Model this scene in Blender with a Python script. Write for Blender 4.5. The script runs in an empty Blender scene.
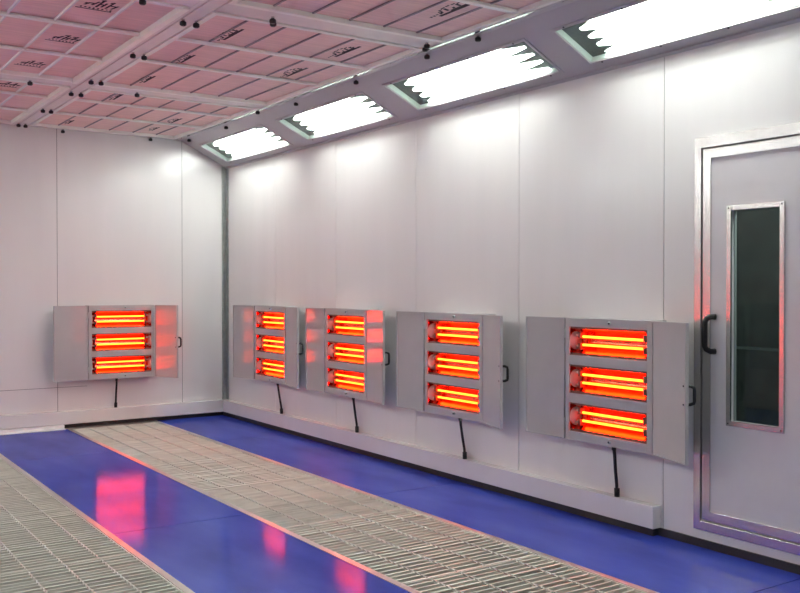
import bpy, bmesh, math, random
from mathutils import Vector, Matrix
random.seed(7)
S = bpy.context.scene
COL = S.collection
XR, YB = 4.302, 9.844            # right wall, back wall
XL, YF = -1.1, -1.6              # left wall, wall behind the camera
ZB, ZC = 3.058, 3.085            # underside of ceiling beams, filter media
# ------------------------------------------------------------------ materials
def new_mat(name):
    m = bpy.data.materials.new(name); m.use_nodes = True
    nt = m.node_tree; b = nt.nodes['Principled BSDF']
    return m, nt, b
def lin(c):
    return tuple((v/255/12.92 if v/255 <= .04045 else ((v/255+.055)/1.055)**2.4) for v in c) + (1,)
def mat(name, rgb, rough=.5, metal=0, spec=.5, var=0, scale=(8, 8, 8), bump=0, bscale=None, aniso=0, coat=0):
    m, nt, b = new_mat(name)
    b.inputs['Roughness'].default_value = rough; b.inputs['Metallic'].default_value = metal
    b.inputs['Specular IOR Level'].default_value = spec
    b.inputs['Anisotropic'].default_value = aniso
    b.inputs['Coat Weight'].default_value = coat
    base = lin(rgb)
    tc = nt.nodes.new('ShaderNodeTexCoord'); mp = nt.nodes.new('ShaderNodeMapping')
    mp.inputs['Scale'].default_value = scale
    nt.links.new(tc.outputs['Object'], mp.inputs['Vector'])
    nz = nt.nodes.new('ShaderNodeTexNoise'); nz.inputs['Scale'].default_value = 1; nz.inputs['Detail'].default_value = 5
    nt.links.new(mp.outputs[0], nz.inputs['Vector'])
    rp = nt.nodes.new('ShaderNodeValToRGB')
    lo = tuple(v*(1-var) for v in base[:3])+(1,); hi = tuple(min(1, v*(1+var)) for v in base[:3])+(1,)
    rp.color_ramp.elements[0].position = .3; rp.color_ramp.elements[1].position = .7
    rp.color_ramp.elements[0].color = lo; rp.color_ramp.elements[1].color = hi
    nt.links.new(nz.outputs['Fac'], rp.inputs[0]); nt.links.new(rp.outputs[0], b.inputs['Base Color'])
    if bump:
        bp = nt.nodes.new('ShaderNodeBump'); bp.inputs['Strength'].default_value = bump; bp.inputs['Distance'].default_value = .01
        if bscale:
            mp2 = nt.nodes.new('ShaderNodeMapping'); mp2.inputs['Scale'].default_value = bscale
            nt.links.new(tc.outputs['Object'], mp2.inputs['Vector'])
            n2 = nt.nodes.new('ShaderNodeTexNoise'); n2.inputs['Scale'].default_value = 1; n2.inputs['Detail'].default_value = 3
            nt.links.new(mp2.outputs[0], n2.inputs['Vector']); nt.links.new(n2.outputs['Fac'], bp.inputs['Height'])
        else:
            nt.links.new(nz.outputs['Fac'], bp.inputs['Height'])
        nt.links.new(bp.outputs[0], b.inputs['Normal'])
    return m
def emit(name, rgb, strength):
    m, nt, b = new_mat(name)
    b.inputs['Base Color'].default_value = (0, 0, 0, 1)
    b.inputs['Emission Color'].default_value = tuple(rgb)+(1,); b.inputs['Emission Strength'].default_value = strength
    return m
def pane_mat(name, tint, ior=1.45, rough=.02):
    m = bpy.data.materials.new(name); m.use_nodes = True; nt = m.node_tree; nt.nodes.clear()
    o = nt.nodes.new('ShaderNodeOutputMaterial'); mx = nt.nodes.new('ShaderNodeMixShader')
    t = nt.nodes.new('ShaderNodeBsdfTransparent'); g = nt.nodes.new('ShaderNodeBsdfGlossy'); f = nt.nodes.new('ShaderNodeMapRange'); lw = nt.nodes.new('ShaderNodeLayerWeight'); pw = nt.nodes.new('ShaderNodeMath')
    t.inputs['Color'].default_value = tint+(1,); g.inputs['Roughness'].default_value = rough; lw.inputs['Blend'].default_value = .5; pw.operation = 'POWER'; pw.inputs[1].default_value = 5; f.inputs['To Min'].default_value = .03; f.inputs['To Max'].default_value = .7
    nt.links.new(lw.outputs['Facing'], pw.inputs[0]); nt.links.new(pw.outputs[0], f.inputs['Value'])
    nt.links.new(f.outputs[0], mx.inputs[0]); nt.links.new(t.outputs[0], mx.inputs[1]); nt.links.new(g.outputs[0], mx.inputs[2])
    nt.links.new(mx.outputs[0], o.inputs[0]); return m
M = {}
M['wall'] = mat('white coated steel wall panel', (224, 221, 220), .2, var=.02, scale=(5, 5, .6), bump=.03, bscale=(3, 3, .8))
M['ceil'] = mat('white painted ceiling steel', (206, 204, 210), .4, var=.03)
M['beam'] = mat('pale painted ceiling beam', (232, 226, 220), .35, var=.03)
M['slope'] = mat('grey white painted light panel steel', (184, 180, 184), .32, var=.02)
M['fabric'] = mat('pale filter fleece', (246, 216, 208), .95, spec=.1, var=.07, scale=(3, 45, 10), bump=.25, bscale=(4, 50, 10))
M['bar'] = mat('zinc filter bar', (250, 249, 240), .36, metal=.05, var=.04)
M['stitch'] = mat('dark zinc rib', (150, 138, 140), .5, var=.08)
M['thin'] = mat('white enamel rib', (235, 232, 230), .35)
M['black'] = mat('black plastic', (16, 16, 18), .38, var=.1)
M['ink'] = mat('black stamp ink', (52, 38, 42), .8, var=.3, scale=(40, 40, 40))
M['galv'] = mat('galvanised steel', (176, 180, 178), .34, metal=.85, var=.12, scale=(14, 14, 14))
M['galvtrim'] = mat('bare steel edge flat', (205, 200, 196), .3, metal=.8, var=.08, scale=(10, 10, 10))
M['grate'] = mat('galvanised grate steel', (212, 214, 204), .42, metal=.1, var=.14, scale=(4, 20, 4))
M['rod'] = mat('bright twisted rod steel', (196, 198, 190), .4, metal=.3, var=.06)
M['pit'] = mat('dusty pit concrete', (80, 78, 74), .9, var=.2)
M['rubber'] = mat('black rubber strip', (38, 36, 38), .45, var=.2)
M['alu'] = mat('brushed aluminium', (214, 211, 210), .25, metal=.95, var=.04, scale=(30, 30, 2))
M['polish'] = mat('polished aluminium strip', (235, 235, 235), .08, metal=1)
M['leaf'] = mat('white door sheet', (214, 210, 212), .26, var=.02)
M['cab'] = mat('light grey heater enamel', (180, 177, 177), .07, var=.03)
M['cabdark'] = mat('shadow gap seal', (60, 60, 64), .6)
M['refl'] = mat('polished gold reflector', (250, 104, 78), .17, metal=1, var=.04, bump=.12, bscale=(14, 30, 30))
M['holder_shade'] = mat('scorched bracket steel and window shade strip', (120, 84, 74), .5, metal=.4, var=.25, scale=(40, 40, 40))
M['disc'] = mat('ceramic end disc', (226, 190, 180), .5, var=.06)
M['heat'] = emit('glowing quartz tube', (1, .07, .005), 17.5)
M['tube'] = emit('fluorescent tube glow', (.98, 1, .965), 41.0)
M['whiterefl'] = mat('white light reflector', (244, 246, 244), .35, var=.01)
M['tooth'] = mat('dark green grey bracket steel', (70, 84, 78), .5, var=.1)
M['inlip'] = mat('pale green glass edge lip', (200, 216, 208), .3)
M['glass'] = pane_mat('clear light cover glass', (.97, .99, .98))
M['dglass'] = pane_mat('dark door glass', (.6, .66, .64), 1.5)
M['dark'] = mat('grey corridor paint', (96, 104, 102), .8, var=.2)
M['screw'] = mat('dark screw head', (48, 46, 52), .4, metal=.5)
M['film'] = mat('pale bare steel flashing', (242, 243, 243), .3, metal=.1, var=.15, scale=(7, 30, 7))
def floor_mat():
    m, nt, b = new_mat('glossy blue coated steel floor')
    tc = nt.nodes.new('ShaderNodeTexCoord')
    def noise(scale, detail, dist=0):
        mp = nt.nodes.new('ShaderNodeMapping'); mp.inputs['Scale'].default_value = scale
        nt.links.new(tc.outputs['Object'], mp.inputs['Vector'])
        n = nt.nodes.new('ShaderNodeTexNoise'); n.inputs['Scale'].default_value = 1; n.inputs['Detail'].default_value = detail
        n.inputs['Distortion'].default_value = dist
        nt.links.new(mp.outputs[0], n.inputs['Vector']); return n
    n1 = noise((3.2, 1.2, 1), 6)
    rp = nt.nodes.new('ShaderNodeValToRGB')
    e = rp.color_ramp.elements
    e[0].position = .3; e[0].color = lin((38, 48, 138)); e[1].position = .75; e[1].color = lin((60, 76, 166))
    nt.links.new(n1.outputs['Fac'], rp.inputs[0]); nt.links.new(rp.outputs[0], b.inputs['Base Color'])
    n2 = noise((6, 2, 1), 6)
    mr = nt.nodes.new('ShaderNodeMapRange'); mr.inputs['To Min'].default_value = .105; mr.inputs['To Max'].default_value = .105
    nt.links.new(n2.outputs['Fac'], mr.inputs['Value']); nt.links.new(mr.outputs[0], b.inputs['Roughness'])
    n3 = noise((3, 60, 1), 2)
    bp = nt.nodes.new('ShaderNodeBump'); bp.inputs['Strength'].default_value = .02; bp.inputs['Distance'].default_value = .004
    nt.links.new(n3.outputs['Fac'], bp.inputs['Height']); nt.links.new(bp.outputs[0], b.inputs['Normal'])
    b.inputs['Specular IOR Level'].default_value = 0; b.inputs['Roughness'].default_value = .6
    for l in list(b.inputs['Roughness'].links): nt.links.remove(l)
    gl = nt.nodes.new('ShaderNodeBsdfGlossy'); nt.links.new(mr.outputs[0], gl.inputs['Roughness']); nt.links.new(bp.outputs[0], gl.inputs['Normal'])
    lw = nt.nodes.new('ShaderNodeLayerWeight'); lw.inputs['Blend'].default_value = .5
    pw = nt.nodes.new('ShaderNodeMath'); pw.operation = 'POWER'; pw.inputs[1].default_value = 3
    fr = nt.nodes.new('ShaderNodeMapRange'); fr.inputs['To Min'].default_value = .04; fr.inputs['To Max'].default_value = .34
    mx = nt.nodes.new('ShaderNodeMixShader'); out = nt.nodes['Material Output']
    nt.links.new(lw.outputs['Facing'], pw.inputs[0]); nt.links.new(pw.outputs[0], fr.inputs['Value']); nt.links.new(fr.outputs[0], mx.inputs[0])
    nt.links.new(b.outputs[0], mx.inputs[1]); nt.links.new(gl.outputs[0], mx.inputs[2]); nt.links.new(mx.outputs[0], out.inputs[0])
    return m
M['blue'] = floor_mat()
# ------------------------------------------------------------------ mesh helpers
class MB:
    def __init__(s): s.bm = bmesh.new(); s.mats = []
    def mi(s, m):
        if m not in s.mats: s.mats.append(m)
        return s.mats.index(m)
    def faces(s, vs, fs, m, smooth=False):
        i = s.mi(m); bv = [s.bm.verts.new(v) for v in vs]
        for f in fs:
            try:
                fc = s.bm.faces.new([bv[k] for k in f]); fc.material_index = i; fc.smooth = smooth
            except ValueError: pass
    def box(s, a, b, m, T=None):
        (x0, y0, z0), (x1, y1, z1) = a, b
        vs = [Vector(v) for v in ((x0,y0,z0),(x1,y0,z0),(x1,y1,z0),(x0,y1,z0),(x0,y0,z1),(x1,y0,z1),(x1,y1,z1),(x0,y1,z1))]
        if T: vs = [T @ v for v in vs]
        s.faces(vs, ((3,2,1,0),(4,5,6,7),(0,1,5,4),(1,2,6,5),(2,3,7,6),(3,0,4,7)), m); return s
    def tube(s, pts, r, m, n=10, cap=True):
        pts = [Vector(p) for p in pts]; rings = []; vs = []; fs = []
        rr = r if isinstance(r, (list, tuple)) else [r]*len(pts)
        t0 = (pts[1]-pts[0]).normalized()
        u = Vector((0, 0, 1)) if abs(t0.z) < .9 else Vector((1, 0, 0))
        for i, p in enumerate(pts):
            t = (pts[min(i+1, len(pts)-1)]-pts[max(i-1, 0)]).normalized()
            u = (u-t*u.dot(t)).normalized(); w = t.cross(u)
            for k in range(n):
                a = 2*math.pi*k/n; vs.append(p+(u*math.cos(a)+w*math.sin(a))*rr[i])
        for i in range(len(pts)-1):
            for k in range(n):
                fs.append((i*n+k, i*n+(k+1) % n, (i+1)*n+(k+1) % n, (i+1)*n+k))
        if cap: fs.append(tuple(range(n))[::-1]); fs.append(tuple((len(pts)-1)*n+k for k in range(n)))
        s.faces(vs, fs, m, True); return s
    def sheet(s, prof, axis_vec, m, T=None, smooth=True):     # open profile swept along a vector
        n = len(prof); a = Vector(axis_vec)
        vs = [Vector(p) for p in prof]+[Vector(p)+a for p in prof]
        if T: vs = [T @ v for v in vs]
        s.faces(vs, [(i, i+1, n+i+1, n+i) for i in range(n-1)], m, smooth); return s
    def prism(s, poly, vec, m, T=None):
        n = len(poly); a = Vector(vec)
        vs = [Vector(p) for p in poly]+[Vector(p)+a for p in poly]
        if T: vs = [T @ v for v in vs]
        s.faces(vs, [tuple(range(n))[::-1], tuple(range(n, 2*n))]+[(i, (i+1) % n, n+(i+1) % n, n+i) for i in range(n)], m); return s
    def build(s, name, parent=None, bevel=0, recalc=True):
        if recalc: bmesh.ops.recalc_face_normals(s.bm, faces=s.bm.faces)
        me = bpy.data.meshes.new(name); s.bm.to_mesh(me); s.bm.free()
        for k in s.mats: me.materials.append(M[k])
        o = bpy.data.objects.new(name, me); COL.objects.link(o)
        if parent: o.parent = parent
        if bevel:
            b = o.modifiers.new('bevel', 'BEVEL'); b.width = bevel; b.segments = 2; b.limit_method = 'ANGLE'
        return o
def thing(name, label, cat, loc=(0, 0, 0), rz=0, group=None):
    o = bpy.data.objects.new(name, None); COL.objects.link(o); o.location = loc; o.rotation_euler.z = rz
    o.empty_display_size = .1
    o['label'] = label; o['category'] = cat
    if group: o['group'] = group
    return o
def struct(mb, name, label=None, bevel=0):
    o = mb.build(name, bevel=bevel); o['kind'] = 'structure'
    if label: o['label'] = label
    return o
def copy_tree(o, parent=None):
    c = o.copy(); COL.objects.link(c)
    if parent: c.parent = parent
    for ch in list(o.children): copy_tree(ch, c)
    return c
# ------------------------------------------------------------------ floor
SX = [(.70, 1.665), (2.515, 3.48)]          # the two grated channels
GY1 = 9.70; SEAMS = [9.70, 8.80, 7.535, 6.27, 5.005, 3.74, 2.475, 1.21, -.055, -1.32]
f = MB()
g = .003
joints = [YF, -.05, 2.70, 5.45, 8.2, YB]
for x0, x1 in ((XL, SX[0][0]), (SX[0][1], SX[1][0]), (SX[1][1], XR)):
    for a, b in zip(joints, joints[1:]):
        f.box((x0, a+g, -.012), (x1, b-(g if b < YB else 0), 0), 'blue')
    f.box((x0, YF, -.06), (x1, YB, -.0125), 'pit')
for x0, x1 in SX:
    f.box((x0, GY1+.03, -.06), (x1, YB, 0), 'galvtrim')
    f.box((x0-.02, YF, -.34), (x1+.02, YB, -.32), 'pit')
    f.box((x0-.02, YF, -.32), (x0, YB, -.06), 'pit'); f.box((x1, YF, -.32), (x1+.02, YB, -.06), 'pit')
    f.box((x0, YF, -.06), (x0+.02, GY1+.03, -.042), 'pit'); f.box((x1-.02, YF, -.06), (x1, GY1+.03, -.042), 'pit')
    f.box((x0, YF, -.32), (x1, -1.32, 0), 'rubber')
struct(f, 'floor', 'glossy blue steel floor strips with two long grated channels')
for i, (x0, x1) in enumerate(SX):
    for k, xx in enumerate((x0, x1-.036)):
        t = MB(); t.box((xx, YF, -.03), (xx+.036, GY1+.03, .003), 'galvtrim'); struct(t, 'trim_%d' % (1+2*i+k), 'bare steel edge flat along a grated floor channel')
t = MB()
t.box((1.55, 9.70, 0), (2.5, YB-.02, .006), 'film'); t.box((1.0, YB-.075, .006), (2.5, YB-.071, .04), 'film')
struct(t, 'trim_5', 'pale bare steel flashing at foot of back wall')
# grates
def make_grate(x0, x1, y0, y1, tilt, name='floor_grate'):
    w = x1-x0-.076; L = y1-y0-.008; cx = (x0+x1)/2
    root = thing(name, '', 'floor grate', (cx, y0+.004, 0))
    b = MB(); n = round(L/.05); p = L/n
    for k in range(n):
        yy = (k+.5)*p
        T = Matrix.Translation((0, yy, -.004+random.uniform(-.002, .001))) @ Matrix.Rotation(math.radians(tilt+random.uniform(-9, 9)), 4, 'X')
        b.box((-w/2+.006, -.0045, -.032), (w/2-.006, .0045, 0), 'grate', T)
    b.build('bearing_bars', root)
    for k in range(1, 5):
        c = MB(); xx = w/2-.185*k+.02
        for j in range(n):           # twisted square rod: a short twist at each bar
            yy = (j+.5)*p
            for d, rot in ((-.25, .2), (.25, .9)):
                T = Matrix.Translation((xx, yy+d*p, -.006)) @ Matrix.Rotation(rot, 4, 'Y')
                c.box((-.0045, -p*.24, -.0045), (.0045, p*.24, .0045), 'rod', T)
        c.build('cross_rod', root)
    e = MB()
    e.box((-w/2, 0, -.036), (w/2, .006, 0), 'grate'); e.box((-w/2, L-.006, -.036), (w/2, L, 0), 'grate')
    e.box((-w/2, .006, -.036), (-w/2+.006, L-.006, 0), 'grate'); e.box((w/2-.006, .006, -.036), (w/2, L-.006, 0), 'grate')
    e.build('edge_band', root)
    return root
ORD = ['nearest the back wall', 'second from the back wall', 'third from the back wall', 'fourth from the back wall', 'fifth from the back wall', 'sixth from the back wall', 'seventh from the back wall']
proto = {}
TILT = [[0, -6, 3, 9, 4, 4], [-12, -16, 10, -14, 9, 9, 5]]
for i, (x0, x1) in enumerate(SX):
    where = 'left grated channel' if i == 0 else 'grated channel between blue strips'
    for k in range(7 if i else 5):
        if i == 0: k += 1
        if i == 0 and k > 5: continue
        y1, y0 = SEAMS[k], SEAMS[k+1]; tilt = TILT[i][k]; key = (round(y1-y0, 3), tilt)
        if key not in proto:
            proto[key] = r = make_grate(x0, x1, y0, y1, tilt)
        else:
            r = copy_tree(proto[key]); r.location = ((x0+x1)/2, y0+.004, 0)
        r['label'] = 'steel floor grate, %s, in the %s' % (ORD[k], where)
        r['group'] = 'floor grates in the two channels'
# ------------------------------------------------------------------ walls
w = MB(); gp = .0025
ys = [YB, 8.609, 7.374, 6.106, 4.87, 3.612, 2.35, 1.1, -.15, YF]
DY0, DY1, DZ0, DZ1 = 2.672, 3.338, .15, 2.215      # door opening
for b, a in zip(ys, ys[1:]):
    y0, y1 = a+gp, b-gp
    if a == 2.35:
        w.box((XR, DY1, .0), (XR+.05, y1, 3.3), 'wall'); w.box((XR, y0, 0), (XR+.05, DY0, 3.3), 'wall')
        w.box((XR, DY0, 0), (XR+.05, DY1, DZ0), 'wall'); w.box((XR, DY0, DZ1), (XR+.05, DY1, 3.3), 'wall')
    else: w.box((XR, y0, 0), (XR+.05, y1, 3.3), 'wall')
    if a != YF: w.box((XR+.004, a-gp, 0), (XR+.05, a+gp, 3.3), 'cabdark')
struct(w, 'wall_right', 'white steel panel wall carrying four heaters and the door')
w = MB()
xs = [XL-.05, -.1, 1.13, 2.453, 3.784, XR+.05]
for a, b in zip(xs, xs[1:]):
    if b == 2.453 or b == 1.13:
        w.box((a+gp, YB, 0), (b-gp, YB+.05, .415), 'wall'); w.box((a+gp, YB, .419), (b-gp, YB+.05, 3.3), 'wall')
        w.box((a+gp, YB+.004, .415), (b-gp, YB+.05, .419), 'cabdark')
    elif a == 2.453:
        w.box((a+gp, YB, 0), (b-gp, YB+.05, 3.3), 'wall'); w.box((a+gp, YB-.0012, .4155), (2.75, YB, .4185), 'cabdark')
    else: w.box((a+gp, YB, 0), (b-gp, YB+.05, 3.3), 'wall')
    if b < XR: w.box((b-gp, YB+.004, 0), (b+gp, YB+.05, 3.3), 'cabdark')
struct(w, 'wall_back', 'white steel panel wall at the far end with one heater')
w = MB(); w.box((XL-.05, YF, 0), (XL, YB, 3.3), 'wall'); struct(w, 'wall_left')
w = MB(); w.box((XL-.05, YF-.05, 0), (XR+.05, YF, 3.3), 'wall'); struct(w, 'wall_front')
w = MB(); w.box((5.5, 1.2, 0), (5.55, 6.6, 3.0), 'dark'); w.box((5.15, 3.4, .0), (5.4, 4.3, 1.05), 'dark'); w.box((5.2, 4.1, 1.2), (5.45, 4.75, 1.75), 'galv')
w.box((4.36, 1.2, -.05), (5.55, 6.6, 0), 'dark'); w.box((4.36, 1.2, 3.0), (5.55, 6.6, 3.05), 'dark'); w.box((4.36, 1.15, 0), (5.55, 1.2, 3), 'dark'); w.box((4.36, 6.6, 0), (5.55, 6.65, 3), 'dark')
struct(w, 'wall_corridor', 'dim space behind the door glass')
b = MB(); b.box((XR-.07, 3.627, .045), (XR, YB-.07, .176), 'wall'); struct(b, 'baseboard_right', 'boxed white service duct along foot of right wall', .002)
b = MB(); b.box((XL, YF, .045), (XL+.07, YB-.07, .176), 'wall'); struct(b, 'baseboard_left', 'boxed white service duct along foot of left wall', .002)
b = MB(); b.box((XL, YB-.07, .045), (XR, YB, .176), 'wall'); struct(b, 'baseboard_back', 'boxed white service duct along foot of back wall', .002)
b = MB(); b.box((XR-.055, 3.64, 0), (XR, YB, .045), 'rubber'); b.box((XR-.012, YF, 0), (XR, 3.64, .045), 'rubber'); struct(b, 'trim_6', 'black rubber strip along foot of right wall')
b = MB(); b.box((2.5, YB-.03, 0), (XR-.055, YB, .032), 'rubber'); b.box((XL, YB-.03, 0.0065), (2.5, YB, .045), 'film'); struct(b, 'trim_7', 'dark strip along foot of back wall')
b = MB(); b.box((XR-.05, YB-.004, .176), (XR, YB, 2.80), 'galv'); b.box((XR-.004, YB-.075, .176), (XR, YB-.004, 2.80), 'galv')
b.box((XR-.05, YB-.016, .176), (XR-.042, YB-.004, 2.80), 'galv')
struct(b, 'trim_8', 'galvanised corner post where back and right walls meet')
# ------------------------------------------------------------------ ceiling
def prof_bar(mb, a, b, m): mb.box(a, b, m)
c = MB(); c.box((XL-.05, YF-.05, 3.3), (XR+.05, YB+.05, 3.35), 'ceil'); c.box((XL, YF, ZB), (.28, YB, ZB+.03), 'ceil')
struct(c, 'ceiling', 'booth ceiling above the filter panels')
CB = [(2.44, 2.65), (4.95, 5.135), (7.535, 7.70)]         # cross beams in y
c = MB(); c.box((2.072, YF, ZB), (2.163, YB, ZB+.05), 'beam'); c.box((2.03, YF, ZB), (2.063, YB, ZB+.05), 'beam'); c.box((2.063, YF, ZB+.03), (2.072, YB, ZB+.05), 'cabdark'); c.box((2.163, YF, ZB+.03), (2.172, YB, ZB+.05), 'cabdark'); struct(c, 'trim_9', 'pale steel beam down the middle of the ceiling', .002)
for k, (a, b) in enumerate([(-.1, .1)]+CB+[(9.79, YB)]):
    c = MB(); c.box((.28, a, ZB+.003), (2.035, b, ZB+.05), 'beam'); c.box((2.172, a, ZB+.003), (3.735, b, ZB+.05), 'beam')
    struct(c, 'trim_%d' % (10+k), 'pale steel cross beam of the ceiling', .002)
c = MB(); c.box((3.715, YF, ZB-.004), (3.80, YB, ZB+.05), 'slope'); c.prism([(3.688, YF, ZB-.0086), (3.714, YF, ZB-.0079), (3.714, YF, ZB+.01), (3.701, YF, ZB+.01), (3.701, YF, ZB-.004), (3.688, YF, ZB-.0045)], (0, YB-YF, 0), 'polish')
struct(c, 'trim_15', 'white ceiling edge beam above the sloping light panel')
c = MB(); c.box((.28, YF, ZB), (.42, YB, ZB+.05), 'beam'); struct(c, 'trim_16', 'ceiling edge beam on the left side')
# filter panels
def knob(root, x, y):
    k = MB(); k.tube([(x, y, -.002), (x, y, -.014)], .010, 'alu', 10)
    k.tube([(x, y, -.014), (x, y, -.02), (x, y, -.036), (x, y, -.042)], [.014, .02, .02, .013], 'black', 14)
    k.build('locking_knob', root)
def stamp(root, x, y, along, s=1.0, flip=-1):
    k = MB(); z = .0255
    def q(u0, v0, u1, v1, sk=0):
        pts = [(u0, v0), (u1, v0), (u1+sk, v1), (u0+sk, v1)]
        if along == 'x': vs = [(x+u*s, y+v*s*flip, z) for u, v in pts]
        else: vs = [(x+(.05-v)*s, y+u*s*flip, z) for u, v in pts]
        k.faces(vs, [(0, 1, 2, 3)], 'ink')
    rr = random.Random(int((x+5)*100)*7+int(y*10))
    if along == 'x':      # dense slanted block strokes over a pale line
        for i in range(6):
            u = -.09+i*.033+rr.uniform(-.006, .006); h = (.06, .10, .15, .09, .13, .07)[i]
            q(u, -.02+rr.uniform(0, .03), u+.012+rr.uniform(0, .008), h, .012+rr.uniform(0, .02))
            if i % 2: q(u-.012, .04, u+.022, .06)
            else: q(u, h-.03, u+.026, h-.008, .006)
        for i in range(8): q(-.10+i*.026, -.06+rr.uniform(-.01, .01), -.088+i*.026, -.035)
        q(-.12, -.085, .10, -.07)
    else:                 # outlined arc over a dark bar, running along the rib
        q(-.17, .0, .17, .022); q(-.05, .022, .12, .034)
        for i in range(9):
            a = math.pi*i/8; u = .115*math.cos(a); v = .04+.05*math.sin(a)
            q(u-.016, v-.005, u+.016, v+.006, .003)
        for i in range(5): q(-.12+i*.052, .036, -.10+i*.052, .055+.02*(i % 2), .01)
        for i in range(4): q(-.22+i*.028, .03+rr.uniform(-.006, .006), -.203+i*.028, .046)
    k.build('printed_stamp', root, recalc=False)
def filter_panel(x0, x1, y0, y1, rowsy, ribs, ribmat, stamps, knobs, label):
    root = thing('ceiling_filter_panel', label, 'ceiling filter', (0, 0, ZB), group='ceiling filter panels')
    m = MB(); m.box((x0+.01, y0+.01, .0265), (x1-.01, y1-.01, .045), 'fabric'); m.build('filter_media', root)
    fr = MB(); e = .038
    fr.box((x0, y0, -.004), (x0+e, y1, .026), 'bar'); fr.box((x1-e, y0, -.004 if x0 > 1 else -.012), (x1, y1, .026), 'bar')
    fr.box((x0+e, y0, -.004), (x1-e, y0+e, .026), 'bar'); fr.box((x0+e, y1-e, -.004), (x1-e, y1, .026), 'bar')
    fr.build('frame', root, .002)
    for yy in rowsy:
        r = MB(); r.box((x0+e, yy-.02, .004), (x1-e, yy+.02, .022), 'bar'); r.build('cross_bar', root, .002)
    for xx in ribs:
        r = MB()
        if ribmat == 'thin': r.box((xx-.006, y0+e, .010), (xx+.006, y1-e, .0262), 'thin')
        else: r.box((xx-.006, y0+e, .0185), (xx+.006, y1-e, .0262), 'stitch')
        r.build('rib', root)
    for st in stamps: stamp(root, *st)
    for kx, ky in knobs: knob(root, kx, ky)
    return root
RL = [.64, .915, 1.19, 1.462, 1.738]; RR = [2.445, 2.703, 2.957, 3.207, 3.46]
filter_panel(.43, 2.028, 5.145, 7.525, [5.915, 6.73], RL, 'thin', [(1.61, 5.50, 'x', .95), (1.63, 6.36, 'x', .85), (1.61, 7.20, 'x', .85)],
    [(2.077, 5.378), (2.084, 6.328), (2.085, 7.328), (1.735, 5.10)], 'left-hand ceiling filter panel with white ribs and stamps, in front of the black-knobbed cross beam')
filter_panel(.43, 2.028, 7.71, 9.78, [8.30, 9.04], RL, 'thin', [(1.62, 8.05, 'x', .85), (1.36, 8.8, 'x', .8)],
    [(2.077, 7.868), (2.065, 8.768), (2.05, 9.68), (1.702, 7.63)], 'left-hand ceiling filter panel with white ribs against the back wall')
filter_panel(.43, 2.028, 2.66, 4.94, [3.42, 4.18], RL, 'thin', [], [(2.077, 2.9), (2.084, 4.7)], 'left-hand ceiling filter panel nearest the viewer')
filter_panel(2.172, 3.70, 5.145, 7.525, [5.875, 6.575], RR, 'dark', [(2.475, 5.62, 'y', .9), (2.475, 6.40, 'y', .8), (3.31, 6.33, 'y', 1.0), (3.31, 5.58, 'y', 1.0), (2.47, 7.2, 'y', .8)],
    [(2.158, 5.373), (2.165, 6.335), (2.160, 7.322), (2.50, 5.03), (2.53, 5.085), (3.783, 6.176), (3.767, 5.216), (3.80, 7.198)], 'right-hand ceiling filter panel with dark ribs in middle bay beside the sloping lights')
filter_panel(2.172, 3.70, 7.71, 9.78, [8.28, 9.0], RR, 'dark', [(2.475, 8.0, 'y', .9), (3.31, 8.85, 'y', .9), (3.31, 9.42, 'y', .7), (2.475, 9.5, 'y', .7)],
    [(2.155, 7.864), (2.136, 8.768), (2.117, 9.688), (2.538, 7.604), (3.786, 9.637), (3.787, 8.656), (3.70, 7.75), (2.505, 9.81), (3.42, 9.81)], 'right-hand ceiling filter panel with dark ribs against the back wall')
filter_panel(2.172, 3.70, 2.66, 4.94, [3.42, 4.18], RR, 'dark', [(3.33, 4.35, 'y', 1.1), (2.47, 4.4, 'y', 1.0)],
    [(2.158, 4.7), (2.16, 2.9), (3.768, 4.661), (3.60, 4.985), (3.64, 5.06)], 'right-hand ceiling filter panel with dark ribs nearest the viewer above the biggest light')
# ------------------------------------------------------------------ sloping light panels
A = Vector((XR, 0, 2.793)); Bp = Vector((3.762, 0, ZB)); U = (Bp-A).normalized(); LEN = (Bp-A).length
N = Vector((U.z, 0, -U.x))     # away from the room: up and outwards
if N.z < 0: N = -N
Ts = Matrix(((U.x, 0, N.x, A.x), (U.y, 1, N.y, 0), (U.z, 0, N.z, A.z), (0, 0, 0, 1)))   # local (u, y, n)
# local n>0 is behind the panel
OPEN = [(8.10, 9.62), (6.29, 7.765), (4.385, 5.955), (2.58, 4.115), (.76, 2.27)]
U0, U1 = .092, .432
def slope_panel(T, name, label):
    p = MB()
    p.box((0, YF, 0), (U0, YB, .004), 'slope', T); p.box((U1, YF, 0), (LEN+.01, YB, .004), 'slope', T)
    edges = [YB]+[v for a, b in OPEN for v in (b, a)]+[YF]
    for k in range(0, len(edges), 2): p.box((U0, edges[k+1], 0), (U1, edges[k], .004), 'slope', T)
    p.box((-.012, YF, -.012), (.018, YB, 0), 'slope', T)         # lower return flange
    return struct(p, name, label)
slope_panel(Ts, 'trim_17', 'grey-white sloping panel that holds the ceiling lights')
TL = Matrix(((-1, 0, 0, XR+XL), (0, 1, 0, 0), (0, 0, 1, 0), (0, 0, 0, 1))) @ Ts
slope_panel(TL, 'trim_18', 'sloping light panel on the left side')
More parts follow.
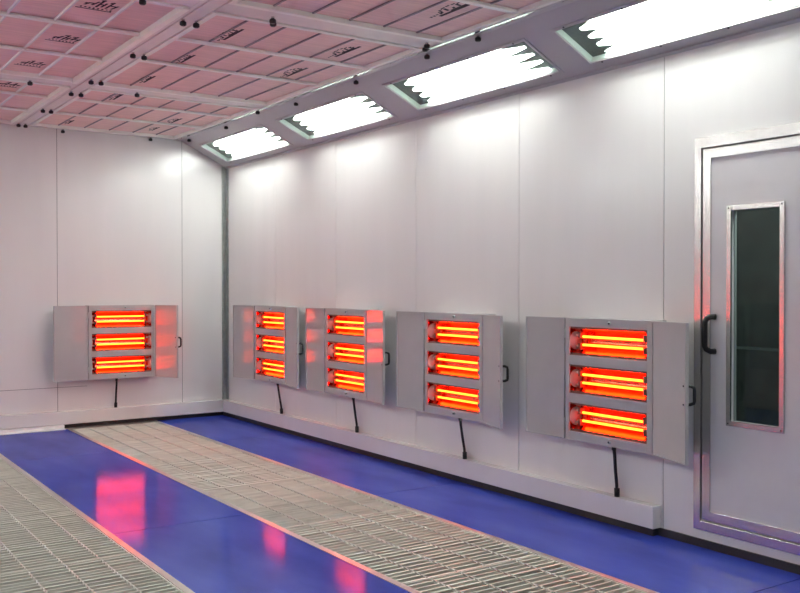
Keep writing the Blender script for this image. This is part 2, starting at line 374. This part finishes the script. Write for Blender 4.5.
def light_box(T, y0, y1, label):
    L = y1-y0; yc = (y0+y1)/2; um = (U0+U1)/2; W = U1-U0
    root = thing('ceiling_light', label, 'ceiling light', T @ Vector((um, yc, 0)), group='fluorescent light boxes in the slopes')
    R = T.to_3x3().to_4x4()      # children live in world-aligned axes at the box centre
    h, l = W/2, L/2
    b = MB(); e = .022
    for a0, a1 in (((-h-e, -l-e), (h+e, -l)), ((-h-e, l), (h+e, l+e)), ((-h-e, -l), (-h, l)), ((h, -l), (h+e, l))):
        b.box((a0[0], a0[1], -.006), (a1[0], a1[1], -.0005), 'slope', R)
    for uu in (-h-.011, h+.011):
        for k in range(4):
            yy = -l+.09+k*(L-.18)/3
            b.tube([R @ Vector((uu, yy, -.005)), R @ Vector((uu, yy, -.010))], .006, 'screw', 8)
    b.build('bezel', root)
    g = MB(); g.box((-h+.002, -l+.002, .004), (h-.002, l-.002, .008), 'glass', R); g.build('cover_glass', root)
    d = MB(); D = .105
    d.box((-h, -l, .005), (-h+.003, l, D), 'inlip', R); d.box((h-.003, -l, .005), (h, l, D), 'inlip', R)
    d.box((-h, -l, .005), (h, -l+.003, D), 'inlip', R); d.box((-h, l-.003, .005), (h, l, D), 'inlip', R)
    d.box((-h, -l, D), (h, l, D+.003), 'tooth', R); d.build('housing', root)
    r = MB(); n = 4; p = (W-.02)/n
    prof = []
    for k in range(n):
        u = -h+.01+k*p; prof += [(u, -l+.07, .05), (u+p*.22, -l+.07, .096), (u+p*.78, -l+.07, .096)]
    prof.append((h-.01, -l+.07, .05))
    r.sheet(prof, (0, L-.14, 0), 'whiterefl', R, False); r.build('reflector', root)
    for k in range(n):
        u = -h+.01+(k+.5)*p
        t = MB(); t.tube([R @ Vector((u, -l+.045, .072)), R @ Vector((u, l-.045, .072))], .014, 'tube', 10); t.build('fluorescent_tube', root)
    for sgn in (-1, 1):           # saw-toothed lamp brackets at the two ends
        s_ = MB(); base = sgn*(l-.004); inn = sgn*(l-(.10 if sgn < 0 else .115)); tip = sgn*(l-(.30 if sgn < 0 else .215))
        poly = [(-h+.003, base), (-h+.003, inn)]
        for k in range(n):
            u = -h+.01+k*p
            poly += [(u+p*.16, inn), (u+p*.32, (inn+tip)/2), (u+p*.44, tip+sgn*.012), (u+p*.5, tip), (u+p*.56, tip+sgn*.012), (u+p*.68, (inn+tip)/2), (u+p*.84, inn)]
        poly += [(h-.003, inn), (h-.003, base)]
        s_.prism([(u, y, .040) for u, y in poly], (0, 0, .006), 'tooth', R); s_.build('lamp_bracket', root)
    return root
LBL = ['smallest light box in the sloping panel, in the corner against the back wall', 'second sloping light box from the back wall, above the two heaters near the corner',
       'third sloping light box from the back wall, long bright rectangle right of the filter panel', 'biggest and nearest sloping light box at top right above the door',
       'sloping light box on the right slope just out of view past the door']
for (a, b), l in zip(OPEN, LBL): light_box(Ts, a, b, l)
LL = ['first', 'second', 'third', 'fourth', 'fifth', 'sixth']
for (a, b), l in zip(OPEN, LL): light_box(TL, a, b, l+' light box from the back wall in the left slope')
# ------------------------------------------------------------------ heaters
HW, HH, HD = .345, .765, .13
WIN = [(.055, .233), (.2935, .4715), (.532, .71)]
def make_heater(left_ang, right_ang, cable, label, loc, rz):
    root = thing('infrared_heater', label, 'heater', loc, rz, 'infrared panel heaters on the walls')
    c = MB(); t = .003; s = .032
    c.box((-HW, -HD, 0), (-HW+s, -HD+.012, HH), 'cab'); c.box((HW-s, -HD, 0), (HW, -HD+.012, HH), 'cab')
    zz = [0]+[v for w_ in WIN for v in w_]+[HH]
    for k in range(0, len(zz), 2): c.box((-HW+s, -HD, zz[k]), (HW-s, -HD+.012, zz[k+1]), 'cab')
    c.box((-HW, -HD+.012, 0), (-HW+t, 0, HH), 'cab'); c.box((HW-t, -HD+.012, 0), (HW, 0, HH), 'cab')
    c.box((-HW+t, -HD+.012, 0), (HW-t, 0, t), 'cab'); c.box((-HW+t, -HD+.012, HH-t), (HW-t, 0, HH), 'cab')
    c.box((-HW+t, -t, t), (HW-t, 0, HH-t), 'cab')
    c.build('cabinet', root, .0015)
    for zk in (.027, HH-.026):
        k = MB(); k.tube([(.03, -HD, zk), (.03, -HD-.010, zk)], .010, 'galv', 12); k.tube([(.03, -HD-.010, zk), (.03, -HD-.014, zk)], .006, 'screw', 10); k.build('catch_stud', root)
    for z0, z1 in WIN:
        zc = (z0+z1)/2; h = (z1-z0)/2; hw = HW-s+.004
        r = MB(); prof = []
        for k in range(17):
            v = -1+k/8; prof.append((-hw, -.022-.085*abs(v)**2.2, zc+v*(h-.012)))
        r.sheet(prof, (2*hw, 0, 0), 'refl')
        for sx in (-1, 1): r.faces([(sx*hw, p[1], p[2]) for p in prof]+[(sx*hw, -HD+.012, zc+h-.012), (sx*hw, -HD+.012, zc-h+.012)], [tuple(range(len(prof)+2))], 'refl')
        for sz in (-1, 1): r.box((-hw, -.112, zc+min(sz*(h-.013), sz*(h+.008))), (hw, -.107, zc+max(sz*(h-.013), sz*(h+.008))), 'holder_shade')  # dark strips stand in for shade along top and bottom of each window
        ro = r.build('reflector', root)
        for dz in (-.026, .026):
            tb = MB(); tb.tube([(-.268, -.068, zc+dz), (.268, -.068, zc+dz)], .0075, 'heat', 12); tb.build('heat_lamp', ro)
        for sx in (-1, 1):
            hb = MB()
            for q0, q1 in ((-.056, -.016), (.016, .056)):
                hb.box((sx*.262-.009, -.092, zc+q0), (sx*.262+.009, -.054, zc+q1), 'holder_shade')
                hb.tube([(sx*.27, -.068, zc+(q0+q1)/2), (sx*(hw-.006), -.068, zc+(q0+q1)/2)], .008, 'disc', 10)
            hb.box((sx*.262-.004, -.05, zc-.05), (sx*.262+.004, -.028, zc+.05), 'holder_shade')
            hb.tube([(sx*(hw-.010), -.068, zc), (sx*(hw-.004), -.068, zc)], .058, 'disc', 20)
            hb.build('lamp_holder', ro)
    for sx, ang in ((-1, left_ang), (1, right_ang)):
        a = math.radians(ang)
        T = Matrix.Translation((sx*(HW+.004), -HD-.001, 0)) @ Matrix.Rotation(-sx*a, 4, 'Z')
        d = MB(); wd = .343; x0, x1 = (.004, wd)
        def bx(a0, b0, m):
            p, q = (sx*a0[0], a0[1], a0[2]), (sx*b0[0], b0[1], b0[2])
            lo = tuple(min(u, v) for u, v in zip(p, q)); hi = tuple(max(u, v) for u, v in zip(p, q))
            d.box(lo, hi, m)
        bx((x0, 0, .001), (x1, .016, HH-.001), 'cab')
        e = .009
        bx((x0, -.005, .001), (x0+e, 0, HH-.001), 'cab'); bx((x1-e, -.005, .001), (x1, 0, HH-.001), 'cab')
        bx((x0+e, -.005, .001), (x1-e, 0, .001+e), 'cab'); bx((x0+e, -.005, HH-.001-e), (x1-e, 0, HH-.001), 'cab')
        for zh in (.10, HH-.10): d.tube([(sx*.001, .002, zh-.03), (sx*.001, .002, zh+.03)], .005, 'galv', 8)
        if sx > 0:
            for zs in (.325, .425): d.tube([(x1-.022, -.001, zs), (x1-.022, -.004, zs)], .0055, 'screw', 8)
        do = d.build('door', root); do.matrix_local = T
        if sx > 0:
            hn = MB(); zc = .375; xx = x1-.014
            hn.tube([(xx, .016, zc-.05), (xx, .036, zc-.05), (xx+.012, .05, zc-.042), (xx+.016, .05, zc-.03), (xx+.016, .05, zc+.03), (xx+.012, .05, zc+.042), (xx, .036, zc+.05), (xx, .016, zc+.05)], .009, 'black', 8)
            hn.build('door_handle', do)
    cx, dx = cable
    cb = MB(); ztop, zb = 0, -.295
    cb.tube([(cx, -.07, .003), (cx, -.07, -.028)], .014, 'black', 10)
    cb.tube([(cx, -.07, -.02), (cx+.002, -.066, -.06), (cx+dx*.5, -.055, -.16), (cx+dx*.9, -.045, -.24), (cx+dx, -.042, zb)], .0105, 'black', 10)
    cb.tube([(cx+dx*.97, -.043, -.262), (cx+dx, -.042, zb-.018)], .017, 'black', 10)
    cb.build('power_cable', root)
    return root
R90 = -math.pi/2; HZ = .49
make_heater(0, 68, (-.043, .0), 'grey three-window infrared heater on the back wall, right door lit red and swung out', (3.077, YB-.001, HZ), 0)
make_heater(15, 8, (.065, .025), 'three-window infrared heater on the right wall closest to the corner post', (XR-.001, 8.475, HZ), R90)
make_heater(1, 8, (.045, .015), 'three-window infrared heater on right wall, second from the corner, red streaks on both doors', (XR-.001, 7.0, HZ), R90)
make_heater(4, 18, (.022, .02), 'three-window infrared heater in the middle of the right wall, third from the corner', (XR-.001, 5.46, HZ), R90)
make_heater(3, 18, (.008, .0), 'nearest and largest-looking infrared heater, beside the framed door', (XR-.001, 3.935, HZ), R90)
for yy, l in ((7.55, 'farther'), (6.05, 'nearer')):
    make_heater(5, 10, (.03, .03), l+' three-window infrared heater of the two on the left wall', (XL+.001, yy, HZ), math.pi/2)
# ------------------------------------------------------------------ door in the right wall
root = bpy.data.objects.new('door_1', None); COL.objects.link(root); root.location = (XR, 3.005, 0); root['kind'] = 'structure'
root['label'] = 'white metal-framed personnel door with tall dark window'
yo = 3.005
def Y(v): return v-yo
d = MB(); fo = .045
d.box((-.02, Y(DY1), DZ0-.052), (.0, Y(DY1)+fo, DZ1+.06), 'alu'); d.box((-.02, Y(DY0)-fo, DZ0-.052), (0, Y(DY0), DZ1+.06), 'alu')
d.box((-.02, Y(DY0), DZ1), (0, Y(DY1), DZ1+.06), 'alu'); d.box((-.02, Y(DY0), DZ0-.052), (0, Y(DY1), DZ0), 'alu')
d.build('door_frame', root, .002)
l = MB(); a, b = Y(DY0)+.006, Y(DY1)-.006; z0, z1 = DZ0+.007, DZ1-.007; wy0, wy1, wz0, wz1 = Y(2.855), Y(3.148), .725, 1.86
e = .052
l.box((-.004, a+e, z0+e), (.038, wy0, z1-e), 'leaf'); l.box((-.004, wy1, z0+e), (.038, b-e, z1-e), 'leaf')
l.box((-.004, wy0, z0+e), (.038, wy1, wz0), 'leaf'); l.box((-.004, wy0, wz1), (.038, wy1, z1-e), 'leaf'); l.build('door_leaf', root)
l = MB(); l.box((-.012, a, z0), (.04, a+e, z1), 'alu'); l.box((-.012, b-e, z0), (.04, b, z1), 'alu'); l.box((-.012, a+e, z0), (.04, b-e, z0+e), 'alu'); l.box((-.012, a+e, z1-e), (.04, b-e, z1), 'alu'); l.build('leaf_border', root, .0015)
l = MB(); e = .026
l.box((-.016, wy0-e, wz0-e), (-.002, wy0, wz1+e), 'alu'); l.box((-.016, wy1, wz0-e), (-.002, wy1+e, wz1+e), 'alu'); l.box((-.016, wy0, wz0-e), (-.002, wy1, wz0), 'alu'); l.box((-.016, wy0, wz1), (-.002, wy1, wz1+e), 'alu')
for yy in (wy0-e/2, wy1+e/2):
    for zz in (wz0-e/2, wz1+e/2): l.tube([(-.016, yy, zz), (-.018, yy, zz)], .005, 'screw', 8)
l.build('window_frame', root, .0015)
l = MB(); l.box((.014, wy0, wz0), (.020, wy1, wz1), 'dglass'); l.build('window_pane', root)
l = MB(); hy = Y(3.262); za, zb = 1.095, 1.285
l.tube([(-.010, hy-.012, za), (-.035, hy-.002, za), (-.052, hy+.012, za+.012), (-.058, hy+.018, za+.03), (-.058, hy+.018, zb-.03), (-.052, hy+.012, zb-.012), (-.035, hy-.002, zb), (-.010, hy-.012, zb)], [.017, .016, .016, .016, .016, .016, .016, .017], 'black', 12)
l.build('pull_handle', root)
pl = bpy.data.lights.new('added corridor fill', 'POINT'); pl.energy = 70; pl.shadow_soft_size = .1; pl.color = (.92, 1, .96)  # added unseen light, brightens the space behind the door glass
po = bpy.data.objects.new('added_corridor_fill', pl); COL.objects.link(po); po.location = (4.75, 2.2, 2.7)
# ------------------------------------------------------------------ camera, world
cam = bpy.data.cameras.new('camera'); co = bpy.data.objects.new('camera', cam); COL.objects.link(co)
cam.sensor_width = 36; cam.lens = 931.8/800*36; cam.clip_start = .05
yaw, pitch = .5966, .0106
co.location = (0, 0, 1.45); co.rotation_euler = (math.pi/2-pitch, 0, -yaw)
S.camera = co
wd = bpy.data.worlds.new('world'); S.world = wd; wd.use_nodes = True
wd.node_tree.nodes['Background'].inputs[0].default_value = (.5, .52, .55, 1); wd.node_tree.nodes['Background'].inputs[1].default_value = .05
S.view_settings.view_transform = 'Standard'; S.view_settings.look = 'None'; S.view_settings.exposure = .07; S.view_settings.gamma = 1
S.view_settings.use_curve_mapping = False
